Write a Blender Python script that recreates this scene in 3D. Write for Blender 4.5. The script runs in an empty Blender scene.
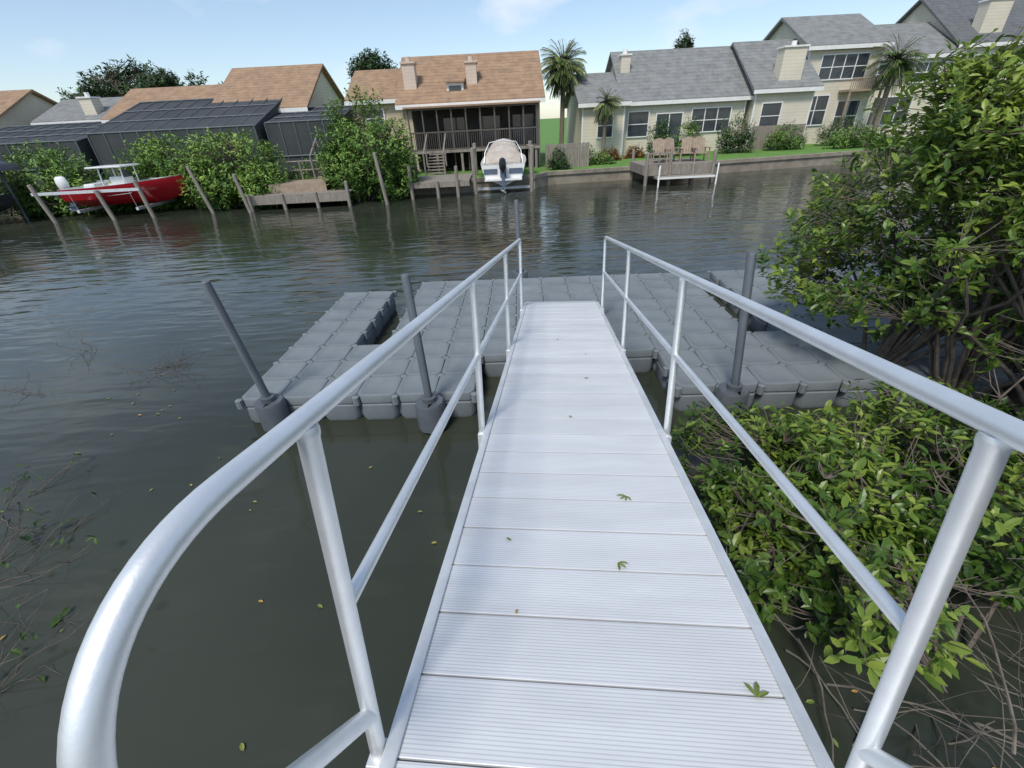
import bpy, math, random
import numpy as np
from mathutils import Vector, Matrix, noise
random.seed(7); rng=np.random.default_rng(7)
SC=bpy.context.scene; COL=SC.collection
V=Vector
W={}
GZ=.62
# ------------------------------------------------------------ materials
def c4(c): return (float(c[0]),float(c[1]),float(c[2]),1.0)
def mat(name,col,rough=.6,metal=0,var=.15,nscale=3.0,bump=0,bscale=40,stripe=None,spec=.5,detail=4,col2=None,stretch=None,plank=None):
    m=bpy.data.materials.new(name); m.use_nodes=True; nt=m.node_tree; n=nt.nodes; l=nt.links
    b=n["Principled BSDF"]; b.inputs["Roughness"].default_value=rough; b.inputs["Metallic"].default_value=metal
    b.inputs["Specular IOR Level"].default_value=spec
    tc=n.new("ShaderNodeTexCoord"); vec=tc.outputs["Object"]
    if stretch:
        mp=n.new("ShaderNodeMapping"); mp.inputs["Scale"].default_value=stretch; l.new(vec,mp.inputs[0]); vecn=mp.outputs[0]
    else: vecn=vec
    nz=n.new("ShaderNodeTexNoise"); nz.inputs["Scale"].default_value=nscale; nz.inputs["Detail"].default_value=detail; nz.inputs["Roughness"].default_value=.65; l.new(vecn,nz.inputs["Vector"])
    cr=n.new("ShaderNodeValToRGB"); c=np.array(col[:3]); c2=np.array(col2[:3]) if col2 else c*(1-var*1.6)
    c1=c if col2 else np.minimum(c*(1+var),1)
    cr.color_ramp.elements[0].position=.3; cr.color_ramp.elements[1].position=.7
    cr.color_ramp.elements[0].color=c4(c2); cr.color_ramp.elements[1].color=c4(c1)
    l.new(nz.outputs["Fac"],cr.inputs[0]); out=cr.outputs[0]; h=None
    def math_(op,a,b_=None):
        q=n.new("ShaderNodeMath"); q.operation=op
        for i,s in enumerate((a,b_)):
            if s is None: continue
            if isinstance(s,(int,float)): q.inputs[i].default_value=s
            else: l.new(s,q.inputs[i])
        return q.outputs[0]
    def scale(o,f):
        mx=n.new("ShaderNodeVectorMath"); mx.operation='SCALE'; l.new(o,mx.inputs[0]); l.new(f,mx.inputs["Scale"]); return mx.outputs[0]
    if stripe or plank:
        sx=n.new("ShaderNodeSeparateXYZ"); l.new(vec,sx.inputs[0])
    if stripe:
        ax,per,dark,bd=stripe
        pr=math_('PINGPONG',math_('FRACT',math_('DIVIDE',sx.outputs[ax],per)),.5)
        mr=n.new("ShaderNodeMapRange"); l.new(pr,mr.inputs[0]); mr.inputs[1].default_value=.0; mr.inputs[2].default_value=bd; mr.inputs[3].default_value=dark; mr.inputs[4].default_value=1
        out=scale(out,mr.outputs[0]); h=mr.outputs[0]
    if plank:
        ax,off,per,amt=plank
        fl_=math_('FLOOR',math_('DIVIDE',math_('ADD',sx.outputs[ax],off),per))
        wnz=n.new("ShaderNodeTexWhiteNoise"); wnz.noise_dimensions='1D'; l.new(fl_,wnz.inputs["W"])
        out=scale(out,math_('SUBTRACT',1.0,math_('MULTIPLY',wnz.outputs["Value"],amt)))
    l.new(out,b.inputs["Base Color"])
    if bump or h is not None:
        bp=n.new("ShaderNodeBump"); bp.inputs["Distance"].default_value=.01
        if bump:
            n2=n.new("ShaderNodeTexNoise"); n2.inputs["Scale"].default_value=bscale; n2.inputs["Detail"].default_value=3; l.new(vecn,n2.inputs["Vector"]); l.new(n2.outputs["Fac"],bp.inputs["Height"]); bp.inputs["Strength"].default_value=bump
        else:
            l.new(h,bp.inputs["Height"]); bp.inputs["Strength"].default_value=.25; bp.inputs["Distance"].default_value=.004
        l.new(bp.outputs[0],b.inputs["Normal"])
    return m
def leafmat(name,dark,mid,light,trans=.3,rough=.42):
    m=bpy.data.materials.new(name); m.use_nodes=True; nt=m.node_tree; n=nt.nodes; l=nt.links
    b=n["Principled BSDF"]; b.inputs["Roughness"].default_value=rough
    at=n.new("ShaderNodeAttribute"); at.attribute_name="tint"
    cr=n.new("ShaderNodeValToRGB"); cr.color_ramp.elements[0].color=c4(dark); cr.color_ramp.elements[1].color=c4(light)
    e=cr.color_ramp.elements.new(.5); e.color=c4(mid); l.new(at.outputs["Fac"],cr.inputs[0]); l.new(cr.outputs[0],b.inputs["Base Color"])
    if trans:
        t=n.new("ShaderNodeBsdfTranslucent"); l.new(cr.outputs[0],t.inputs[0]); mx=n.new("ShaderNodeMixShader"); mx.inputs[0].default_value=trans
        l.new(b.outputs[0],mx.inputs[1]); l.new(t.outputs[0],mx.inputs[2]); l.new(mx.outputs[0],n["Material Output"].inputs[0])
    return m
M_alu=mat("brushed_aluminium",(.83,.845,.85),.48,.75,.06,5,.04,160)
M_deck=mat("ribbed_aluminium",(.82,.825,.83),.48,.25,.07,1.3,0,0,stripe=(1,.0125,.72,.22),stretch=(.7,3.5,1),plank=(1,.5,.25,.09))
M_chan=mat("aluminium_channel",(.72,.735,.74),.45,.5,.1,4,.05,50)
M_float=mat("grey_plastic",(.195,.22,.235),.75,0,.13,1.4,.15,35,col2=(.145,.165,.178))
M_pole=mat("dark_grey_pole",(.10,.115,.13),.5,0,.15,3,.05,30)
M_wood=mat("weathered_wood",(.33,.29,.24),.85,0,.25,4,.4,20,col2=(.19,.165,.14),stretch=(3,3,.6))
M_woodn=mat("tan_wood",(.40,.31,.23),.8,0,.2,5,.3,20,col2=(.26,.20,.145))
M_cream=mat("cream_siding",(.66,.60,.48),.8,0,.07,.5,0,0,stripe=(2,.2,.78,.1))
M_tan=mat("tan_siding",(.56,.46,.33),.8,0,.07,.5,0,0,stripe=(2,.2,.78,.1))
M_white=mat("white_paint",(.78,.77,.74),.5,0,.05,2)
M_brownroof=mat("brown_shingles",(.39,.255,.155),.9,0,.2,1.8,.5,12,stripe=(1,.32,.72,.16),col2=(.24,.155,.10))
M_greyroof=mat("grey_shingles",(.26,.265,.26),.9,0,.15,1.8,.5,12,stripe=(1,.32,.75,.16),col2=(.16,.165,.16))
M_dkroof=mat("dark_grey_shingles",(.13,.135,.14),.9,0,.15,2.2,.5,12,stripe=(1,.32,.75,.16))
M_glass=mat("window_glass",(.05,.06,.07),.08,0,.2,.8)
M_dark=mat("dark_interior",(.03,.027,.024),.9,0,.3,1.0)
M_bronze=mat("bronze_frame",(.10,.085,.07),.6,.0,.1,3)
M_cage=mat("pool_cage_screen",(.055,.06,.065),.75,0,.2,.5,col2=(.03,.034,.036))
M_sea=mat("seawall_concrete",(.36,.31,.24),.9,0,.2,1.2,.4,8,col2=(.17,.145,.11))
M_lawn=mat("lawn_grass",(.13,.27,.045),.9,0,.3,1.0,.8,25,col2=(.085,.185,.03))
M_mud=mat("mud_bank",(.03,.025,.018),.75,0,.3,2.5,.6,10)
M_bark=mat("mangrove_bark",(.17,.14,.11),.85,0,.3,9,.3,50,col2=(.07,.055,.045))
M_stem=mat("bare_grey_stem",(.20,.175,.145),.85,0,.3,9,.3,50,col2=(.08,.068,.055))
M_palmbark=mat("palm_bark",(.22,.18,.14),.9,0,.2,6,.5,12,stripe=(2,.12,.7,.2))
M_red=mat("red_gelcoat",(.45,.012,.02),.2,0,.05,2)
M_gel=mat("white_gelcoat",(.80,.80,.78),.22,0,.04,2)
M_beige=mat("beige_canvas",(.48,.42,.36),.85,0,.12,3,.3,20)
M_black=mat("black_plastic",(.02,.022,.025),.35,0,.1,4)
M_brick=mat("chimney_siding",(.62,.50,.41),.85,0,.06,1,0,0,stripe=(2,.18,.8,.1))
M_hull2=mat("blue_grey_trim",(.10,.13,.18),.4,0,.05,3)
L_man=leafmat("mangrove_leaf",(.020,.050,.010),(.10,.19,.028),(.32,.41,.07),.38,.36)
L_far=leafmat("shrub_leaf",(.035,.085,.015),(.12,.235,.035),(.27,.40,.07),0,.6)
L_dark=leafmat("tree_leaf",(.012,.03,.010),(.04,.085,.022),(.08,.14,.04),0,.6)
L_palm=leafmat("palm_leaf",(.04,.075,.018),(.11,.18,.045),(.24,.30,.09),0,.5)
L_hedge=leafmat("hedge_leaf",(.015,.045,.012),(.05,.115,.025),(.12,.2,.04),0,.6)
L_fall=leafmat("dry_leaf",(.10,.17,.03),(.25,.24,.05),(.42,.24,.05),0,.6)
L_red=leafmat("croton_leaf",(.05,.03,.015),(.22,.10,.03),(.32,.20,.05),0,.6)
# ------------------------------------------------------------ builders
class MB:
    def __init__(s): s.v=[]; s.f=[]
    def add(s,vs,fs):
        o=len(s.v); s.v+= [V(p) for p in vs]; s.f+=[tuple(i+o for i in f) for f in fs]; return s
    def box(s,x0,x1,y0,y1,z0,z1):
        return s.add([(x0,y0,z0),(x1,y0,z0),(x1,y1,z0),(x0,y1,z0),(x0,y0,z1),(x1,y0,z1),(x1,y1,z1),(x0,y1,z1)],
          [(0,3,2,1),(4,5,6,7),(0,1,5,4),(1,2,6,5),(2,3,7,6),(3,0,4,7)])
    def tube(s,path,r,n=8,cap=True):
        P=[V(p) for p in path]; k=len(P); rs=r if isinstance(r,(list,tuple)) else [r]*k
        o=len(s.v); u=None
        for i,p in enumerate(P):
            t=(P[min(i+1,k-1)]-P[max(i-1,0)]).normalized()
            if u is None:
                a=V((0,0,1)) if abs(t.z)<.9 else V((1,0,0)); u=t.cross(a).normalized()
            else:
                u=(u-t*u.dot(t)).normalized()
            w=t.cross(u)
            for j in range(n):
                an=2*math.pi*j/n; s.v.append(p+(u*math.cos(an)+w*math.sin(an))*rs[i])
        for i in range(k-1):
            for j in range(n):
                a=o+i*n+j; b=o+i*n+(j+1)%n; s.f.append((a,b,b+n,a+n))
        if cap:
            s.f.append(tuple(o+j for j in range(n))[::-1]); s.f.append(tuple(o+(k-1)*n+j for j in range(n)))
        return s
    def build(s,name,m,parent=None,local=False,smooth=False,bevel=0):
        vs=s.v
        if parent is not None and not local:
            Mi=W[parent].inverted(); vs=[Mi@v for v in vs]
        me=bpy.data.meshes.new(name); me.from_pydata([tuple(v) for v in vs],[],s.f); me.update()
        if smooth:
            me.polygons.foreach_set("use_smooth",[True]*len(me.polygons))
            try: me.set_sharp_from_angle(angle=math.radians(40))
            except Exception: pass
        o=bpy.data.objects.new(name,me); COL.objects.link(o); me.materials.append(m)
        if parent is not None: o.parent=parent; W[o]=W[parent]
        else: W[o]=Matrix.Identity(4)
        if bevel:
            bm=o.modifiers.new("b","BEVEL"); bm.width=bevel; bm.segments=2; bm.limit_method='ANGLE'
        return o
def E(name,label,cat,loc=(0,0,0),group=None,M=None):
    o=bpy.data.objects.new(name,None); COL.objects.link(o); o.empty_display_size=.2
    Mx=M if M is not None else Matrix.Translation(V(loc)); o.matrix_world=Mx; W[o]=Mx
    return tag(o,label,cat,group)
def tag(o,label,cat,group=None):
    o["label"]=label; o["category"]=cat
    if group: o["group"]=group
    return o
def struct(o): o["kind"]="structure"; return o
def fillet(path,rad,n=6):
    P=[V(p) for p in path]; out=[P[0]]
    for i in range(1,len(P)-1):
        a=(P[i-1]-P[i]); b=(P[i+1]-P[i]); r=min(rad,a.length*.48,b.length*.48)
        p0=P[i]+a.normalized()*r; p2=P[i]+b.normalized()*r
        for k in range(n+1):
            t=k/n; out.append(p0*(1-t)**2+P[i]*2*t*(1-t)+p2*t*t)
    out.append(P[-1]); return out
def leaves(name,P,D,N,L,Wd,tint,m,parent,simple=False):
    D=D/np.linalg.norm(D,axis=1,keepdims=True); S=np.cross(D,N); S/=np.linalg.norm(S,axis=1,keepdims=True)+1e-9; N=np.cross(S,D)
    if simple: T=[(0,0,0),(.45,.5,.04),(1,0,-.1),(.45,-.5,.03)]; F=[(0,1,2,3)]
    else: T=[(0,0,0),(.5,0,-.03),(1,0,-.14),(.28,.40,.05),(.68,.44,.01),(.28,-.40,.05),(.68,-.44,.01)]; F=[(0,1,3),(1,4,3),(1,2,4),(0,5,1),(1,5,6),(1,6,2)]
    n=len(P); k=len(T); L=L.reshape(n,1); Wd=Wd.reshape(n,1)
    A=np.stack([P+D*L*t+S*Wd*s_+N*L*h for t,s_,h in T],axis=1).reshape(-1,3)
    Mi=np.array(W[parent].inverted()); A=A@Mi[:3,:3].T+Mi[:3,3]
    Fa=(np.array(F)[None]+np.arange(n)[:,None,None]*k).reshape(-1,len(F[0]))
    me=bpy.data.meshes.new(name); me.from_pydata(A.tolist(),[],Fa.tolist()); me.update()
    ca=me.color_attributes.new("tint","FLOAT_COLOR","POINT"); tt=np.repeat(np.clip(tint,0,1),k); ca.data.foreach_set("color",np.stack([tt,tt,tt,np.ones_like(tt)],1).ravel())
    o=bpy.data.objects.new(name,me); COL.objects.link(o); me.materials.append(m); o.parent=parent; W[o]=W[parent]
    return o
def rdir(n):
    d=rng.normal(size=(n,3)); return d/np.linalg.norm(d,axis=1,keepdims=True)
def foliage(kind,label,cat,bases,ells,nleaf,L,simple,lm,limbr=.03,limbs=8,gap=-.12,clump=1.2,zmin=.1,parts=("branches","leaves"),twigr=.006,group=None,whorl=.8,tb=.0,tmax=9.):
    b0=V(bases[0]); e=E(kind,label,cat,b0,group)
    tips=[];cen=[]
    for (c,r,n) in ells:
        c=np.array(c,float); r=np.array(r,float); got=0;tries=0
        while got<n and tries<n*8:
            tries+=1
            d=rdir(1)[0]; q=c+d*r*(random.uniform(.25,1)**.55)*(1+.25*noise.noise(V(d*2.2+c)))
            if q[2]<zmin or noise.noise(V(q*clump))<gap: continue
            tips.append(q); cen.append(c); got+=1
    tips=np.array(tips); cen=np.array(cen); n=len(tips)
    mb=MB(); LP=[]
    lim_t=[random.randrange(n) for _ in range(limbs)]
    for j,i in enumerate(lim_t):
        b=V(bases[j%len(bases)]); t=V(tips[i])*.85+V(cen[i])*.15; pts=[]; K=7
        for k in range(K):
            f=k/(K-1); p=b.lerp(t,f); p.z=b.z+(t.z-b.z)*(f**.85)
            if 0<k: p+=V((noise.noise(p*2+V((9,0,0))),noise.noise(p*2+V((0,7,0))),noise.noise(p*2)))*.22*(limbr/.03)**.5*min(1,f*2)
            pts.append(p)
        rr=[limbr*(1-.8*k/(K-1)) for k in range(K)]
        mb.tube(pts,rr,6); LP+=[np.array(p) for p in pts[1:]]
    LP=np.array(LP)
    for i in range(n):
        if simple and i%3: continue
        dd=((LP-tips[i])**2).sum(1)+ (LP[:,2]>tips[i][2])*.3; a=V(LP[dd.argmin()]); t=V(tips[i])
        if (t-a).length>tmax: a=t+(a-t).normalized()*tmax
        mid=a.lerp(t,.5)+V(rdir(1)[0])*.12*(t-a).length; mid.z-=.08*(t-a).length
        mb.tube([a,mid,t],[twigr*1.5,twigr*1.1,twigr*.6],4 if not simple else 3,False)
    mb.build(parts[0],M_bark,e,smooth=True)
    k=nleaf; out=(tips-cen); out/=np.linalg.norm(out,axis=1,keepdims=True)+1e-6
    tipd=out*.5+np.array([0,0,.75])+rdir(n)*.35; tipd/=np.linalg.norm(tipd,axis=1,keepdims=True)
    P=np.repeat(tips,k,0); TD=np.repeat(tipd,k,0); rd=rdir(n*k); rd-=TD*(rd*TD).sum(1,keepdims=True); rd/=np.linalg.norm(rd,axis=1,keepdims=True)+1e-6
    D=rd*whorl+TD*rng.uniform(.1,.8,(n*k,1)); P=P-TD*rng.uniform(0,1.9,(n*k,1))*L+rdir(n*k)*L*.25
    Nn=TD*.8+np.array([0,0,.4])+rdir(n*k)*.35
    LL=L*rng.uniform(.55,1.2,n*k); cl=np.array([noise.noise(V(q*1.5)) for q in tips])
    tint=np.repeat(.42+tb+.38*cl+.12*out[:,2]+rng.normal(0,.12,n),k)+rng.normal(0,.13,n*k)
    leaves(parts[1],P,D,Nn,LL,LL*rng.uniform(.36,.48,n*k),tint,lm,e,simple)
    return e
# ------------------------------------------------------------ camera
TH=math.radians(31.1);RO=math.radians(3.0);CH=3.25
Fw=V((0,math.cos(TH),-math.sin(TH)));U0=V((0,math.sin(TH),math.cos(TH)));R0=V((1,0,0))
R=R0*math.cos(RO)-U0*math.sin(RO);U=U0*math.cos(RO)+R0*math.sin(RO)
cd=bpy.data.cameras.new("camera");cd.sensor_width=36;cd.lens=438/1024*36;cd.clip_start=.03;cd.clip_end=3000
cam=bpy.data.objects.new("camera",cd);COL.objects.link(cam)
Mx=Matrix((R,U,-Fw)).transposed().to_4x4();Mx.translation=V((0,0,CH));cam.matrix_world=Mx;SC.camera=cam
# ------------------------------------------------------------ light
SUN_EL=math.radians(55);SUN_AZ=math.radians(205)
w=bpy.data.worlds.new("World");SC.world=w;w.use_nodes=True;nt=w.node_tree;n=nt.nodes;l=nt.links
bg=n["Background"];bg.inputs[1].default_value=.15
sky=n.new("ShaderNodeTexSky");sky.sky_type='NISHITA';sky.sun_disc=False;sky.sun_elevation=SUN_EL;sky.sun_rotation=SUN_AZ;sky.air_density=1.0;sky.dust_density=.4;sky.ozone_density=3.0
tc=n.new("ShaderNodeTexCoord");mp=n.new("ShaderNodeMapping");mp.inputs["Scale"].default_value=(1,1,2.2);mp.inputs["Location"].default_value=(.7,.35,.2);l.new(tc.outputs["Generated"],mp.inputs[0])
nz=n.new("ShaderNodeTexNoise");nz.inputs["Scale"].default_value=4.6;nz.inputs["Detail"].default_value=7;nz.inputs["Roughness"].default_value=.52;l.new(mp.outputs[0],nz.inputs["Vector"])
cr=n.new("ShaderNodeValToRGB");cr.color_ramp.elements[0].position=.55;cr.color_ramp.elements[0].color=(.16,.16,.16,1);cr.color_ramp.elements[1].position=.76;cr.color_ramp.elements[1].color=(.9,.9,.9,1);l.new(nz.outputs[0],cr.inputs[0])
mx=n.new("ShaderNodeMixRGB");l.new(cr.outputs[0],mx.inputs[0]);l.new(sky.outputs[0],mx.inputs[1]);mx.inputs[2].default_value=(5.9,6.4,6.9,1);l.new(mx.outputs[0],bg.inputs[0])
sd=bpy.data.lights.new("sun","SUN");sd.energy=3.1;sd.angle=math.radians(13);sd.color=(1,.95,.86);so=bpy.data.objects.new("sun",sd);COL.objects.link(so)
sdir=V((math.sin(SUN_AZ)*math.cos(SUN_EL),math.cos(SUN_AZ)*math.cos(SUN_EL),math.sin(SUN_EL)));so.rotation_euler=sdir.to_track_quat('Z','Y').to_euler();so.location=(0,0,30)
SC.view_settings.view_transform='Standard';SC.view_settings.look='None';SC.view_settings.exposure=0
# ------------------------------------------------------------ water, ground
mw=bpy.data.materials.new("canal_water");mw.use_nodes=True;nt=mw.node_tree;n=nt.nodes;l=nt.links;b=n["Principled BSDF"]
b.inputs["Roughness"].default_value=.09;b.inputs["IOR"].default_value=1.38
tc=n.new("ShaderNodeTexCoord")
nc=n.new("ShaderNodeTexNoise");nc.inputs["Scale"].default_value=.3;nc.inputs["Detail"].default_value=5;l.new(tc.outputs["Object"],nc.inputs["Vector"])
cr=n.new("ShaderNodeValToRGB");cr.color_ramp.elements[0].position=.35;cr.color_ramp.elements[0].color=(.028,.034,.024,1);cr.color_ramp.elements[1].position=.65;cr.color_ramp.elements[1].color=(.046,.052,.037,1);l.new(nc.outputs[0],cr.inputs[0]);l.new(cr.outputs[0],b.inputs["Base Color"])
def wn(sc,stretch,rot,det,rough=.5):
    mp=n.new("ShaderNodeMapping");mp.inputs["Rotation"].default_value=(0,0,math.radians(rot));mp.inputs["Scale"].default_value=stretch;l.new(tc.outputs["Object"],mp.inputs[0])
    q=n.new("ShaderNodeTexNoise");q.inputs["Scale"].default_value=sc;q.inputs["Detail"].default_value=det;q.inputs["Roughness"].default_value=rough;q.inputs["Distortion"].default_value=.4;l.new(mp.outputs[0],q.inputs["Vector"]);return q.outputs[0]
a1=wn(2.0,(.42,1.6,1),16,1);a2=wn(5.0,(.5,1.4,1),-10,1);a3=wn(.4,(1,1,1),0,1)
m1=n.new("ShaderNodeMath");m1.operation='MULTIPLY';l.new(a2,m1.inputs[0]);m1.inputs[1].default_value=.20
m2=n.new("ShaderNodeMath");m2.operation='ADD';l.new(a1,m2.inputs[0]);l.new(m1.outputs[0],m2.inputs[1])
sx=n.new("ShaderNodeSeparateXYZ");l.new(tc.outputs["Object"],sx.inputs[0])
mr=n.new("ShaderNodeMapRange");l.new(sx.outputs[1],mr.inputs[0]);mr.inputs[1].default_value=2;mr.inputs[2].default_value=10;mr.inputs[3].default_value=.3;mr.inputs[4].default_value=1
gm=n.new("ShaderNodeMapRange");l.new(a3,gm.inputs[0]);gm.inputs[1].default_value=.35;gm.inputs[2].default_value=.65;gm.inputs[3].default_value=.45;gm.inputs[4].default_value=1.05
m3=n.new("ShaderNodeMath");m3.operation='MULTIPLY';l.new(mr.outputs[0],m3.inputs[0]);l.new(gm.outputs[0],m3.inputs[1])
m4=n.new("ShaderNodeMath");m4.operation='MULTIPLY';l.new(m2.outputs[0],m4.inputs[0]);l.new(m3.outputs[0],m4.inputs[1])
bp=n.new("ShaderNodeBump");bp.inputs["Strength"].default_value=1;bp.inputs["Distance"].default_value=.036;l.new(m4.outputs[0],bp.inputs["Height"]);l.new(bp.outputs[0],b.inputs["Normal"])
struct(MB().add([(-900,-60,0),(900,-60,0),(900,60,0),(-900,60,0)],[(0,1,2,3)]).build("water",mw))
bank=[(-900,12),(-60,22),(-26,26.0),(-14,26.2),(-3.2,25.6),(-2.2,25.6),(1.8,25.8),(2.6,27.0),(8,27.5),(20,29.4),(30,31.5),(60,38),(900,60)]
mb=MB();vs=[(x,y,GZ) for x,y in bank]+[(900,1500,GZ),(-900,1500,GZ)]
mb.add(vs,[tuple(range(len(vs)))]);struct(mb.build("ground",M_lawn))
mb=MB()
for (x0,y0),(x1,y1) in zip(bank[:-1],bank[1:]):
    mb.add([(x0,y0-.12,-1),(x1,y1-.12,-1),(x1,y1-.12,GZ-.05),(x0,y0-.12,GZ-.05)],[(0,1,2,3)])
    mb.add([(x0,y0-.2,GZ-.13),(x1,y1-.2,GZ-.13),(x1,y1-.2,GZ+.05),(x0,y0-.2,GZ+.05),(x0,y0+.2,GZ+.05),(x1,y1+.2,GZ+.05),(x1,y1+.2,GZ-.1),(x0,y0+.2,GZ-.1)],[(0,1,2,3),(3,2,5,4),(4,5,6,7)])
tag(mb.build("seawall",M_sea),"weathered concrete seawall along the far canal bank","seawall")
mb=MB();nx,ny=60,40
for j in range(ny):
    for i in range(nx):
        x=-30+60*i/(nx-1);y=-20+ (j/(ny-1))*32
        d=max(-.9-y, (x-4.6-.12*y) if y<6.5 else x-4.6-.78-(y-6.5)*1.2)
        z=min(1.5,-.35+d*.75)+.12*noise.noise(V((x*.9,y*.9,0)))
        mb.v.append(V((x,y,z)))
for j in range(ny-1):
    for i in range(nx-1): a=j*nx+i; mb.f.append((a,a+1,a+nx+1,a+nx))
struct(mb.build("near_bank_ground",M_mud,smooth=True))
# ------------------------------------------------------------ gangway
psi=math.radians(6.16);phi=math.radians(9.87)
lat=V((math.cos(psi),-math.sin(psi),0));dd=V((math.cos(phi)*math.sin(psi),math.cos(phi)*math.cos(psi),-math.sin(phi)));up=lat.cross(dd)
org=V((0,0,CH))-up*1.45+lat*.145
G=Matrix((lat,dd,up)).transposed().to_4x4();G.translation=org
gw=E("gangway","silver aluminium gangway with ribbed deck sloping to dock","gangway",M=G)
mb=MB();s=-.5;y1=7.52
while s<y1-.05:
    e=min(s+.243,y1); mb.box(-.598,.598,s,e,-.035,random.uniform(-.0012,.0012)); s+=.25
mb.build("deck",M_deck,gw,True,bevel=.0025)
mb=MB().add([(-.6,7.53,.004),(.6,7.53,.004),(.6,7.72,-.012),(.6,7.95,-.105),(-.6,7.95,-.105),(-.6,7.72,-.012),(-.6,7.53,-.03),(.6,7.53,-.03),(.6,7.95,-.112),(-.6,7.95,-.112)],[(0,1,2,5),(5,2,3,4),(0,6,7,1),(4,3,8,9),(6,9,8,7),(0,5,4,9,6),(1,7,8,3,2)])
mb.build("transition_plate",M_chan,gw,True)
for sg in (-1,1):
    a,b_=sorted((sg*.600,sg*.628));mb=MB().box(a,b_,-.5,7.53,-.17,.012)
    a,b_=sorted((sg*.585,sg*.601));mb.box(a,b_,-.5,7.528,.002,.0145)
    mb.build("side_channel",M_chan,gw,True,bevel=.002)
for s in np.arange(0,7.5,.75): MB().box(-.597,.597,s,s+.06,-.15,-.04).build("crossbeam",M_chan,gw,True)
SP=[.775,2.82,4.88]
for sg in (-1,1):
    x=sg*.655; mb=MB(); se=.238; rb_=.295
    top=fillet([(x,.775,.14),(x,se,.655),(x,se,.775)],.055,8)[:-1]
    for k in range(19):
        t=1-k/18; top.append(V((x,(1-t)**2*(se+rb_)+(2*t*(1-t)+t*t)*se,((1-t)**2+2*t*(1-t))*1.068+t*t*(1.068-rb_))))
    top+=fillet([(x,3.0,1.068),(x,7.15,1.068),(x,7.15,-.10)],.10,6)
    mb.tube(top,.0235,24)
    for s in SP: mb.tube([(x,s,-.12),(x,s,1.022),(x,s,1.032),(x,s,1.044),(x,s,1.052)],[.0235,.0235,.0262,.0262,.024],24)
    mb.tube([(x,.775,.55),(x,7.15,.55)],.0195,20)
    mb.build("handrail",M_alu,gw,True,smooth=True)
    a,b_=sorted((sg*.6285,sg*.682))
    for s in SP+[7.15]: MB().box(a,b_,s-.04,s+.04,-.15,-.03).build("post_bracket",M_chan,gw,True,bevel=.004)
# ------------------------------------------------------------ floating dock
yd=math.radians(2.5);DU=V((math.cos(yd),-math.sin(yd),0));DV=V((math.sin(yd),math.cos(yd),0))
DM=Matrix((DU,DV,V((0,0,1)))).transposed().to_4x4()
DM.translation=V((.03,.08,0))
dock=E("floating_dock","grey modular floating dock of interlocking plastic cubes","floating dock",M=DM)
def rcube(h=.25,z0=0,z1=.375):
    mb=MB()
    def ring(hh,z,rr):
        pts=[]
        for cx,cy,a0 in((1,1,0),(-1,1,90),(-1,-1,180),(1,-1,270)):
            for k in range(3):
                a=math.radians(a0+k*45); q=.0 if k!=1 else -.22
                pts.append((cx*(hh-rr)+rr*(1+q)*math.cos(a),cy*(hh-rr)+rr*(1+q)*math.sin(a),z))
        return pts
    RR=[ring(h-.015,z0,.07),ring(h-.002,z0+.05,.07),ring(h-.002,z1-.15,.07),ring(h-.014,z1-.14,.07),ring(h-.014,z1-.12,.07),ring(h-.002,z1-.11,.07),ring(h-.002,z1-.014,.07),ring(h-.007,z1-.004,.068),ring(h-.017,z1,.064),ring(h-.050,z1,.05),ring(h-.056,z1-.003,.05)]
    n=12
    for q in RR: mb.v+=[V(p) for p in q]
    for i in range(len(RR)-1):
        for j in range(n): a=i*n+j; b=i*n+(j+1)%n; mb.f.append((a,b,b+n,a+n))
    mb.f.append(tuple((len(RR)-1)*n+j for j in range(n)))
    return mb
cells=[]
for i in range(20):
    for j in range(9):
        if i<2 and j>7: continue
        if i in(2,14) and j>2: continue
        if 6<=i<=10 and j<2: continue
        cells.append((-3.7+.5*i+.25,4.5+.5*j+.25))
cells.sort(key=lambda c:c[1]+abs(c[0])*.3)
mb=rcube(); base=mb.build("dock_float",M_float,dock,True,smooth=True)
def setloc(o,c): o.location=(c[0],c[1],random.uniform(-.004,.004)); o.rotation_euler=(random.uniform(-.006,.006),random.uniform(-.006,.006),random.uniform(-.004,.004))
setloc(base,cells[0])
for c in cells[1:100]:
    o=base.copy(); COL.objects.link(o); o.parent=dock; setloc(o,c)
mb2=MB()
for c in cells[100:]: mb2.add([v+V((c[0],c[1],random.uniform(-.004,.004))) for v in mb.v],mb.f)
o=mb2.build("dock_float_field",M_float,dock,True,smooth=True); o["kind"]="stuff"
mb2=MB(); done=set()
for c in cells:
    for dx in(-.25,.25):
        for dy in(-.25,.25):
            k=(round(c[0]+dx,2),round(c[1]+dy,2))
            if k in done: continue
            done.add(k); mb2.tube([(k[0],k[1],.25),(k[0],k[1],.362),(k[0],k[1],.367)],[.045,.045,.038],8)
o=mb2.build("connector_pin",M_float,dock,True,smooth=True); o["kind"]="stuff"
PIL=[((-3.02,4.62),(-3.19,4.62),1.92),((-1.0,4.42),(-1.03,4.42),1.94),((2.62,4.34),(2.47,4.37),1.99),((.30,9.45),(.28,9.45),1.85)]
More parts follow.
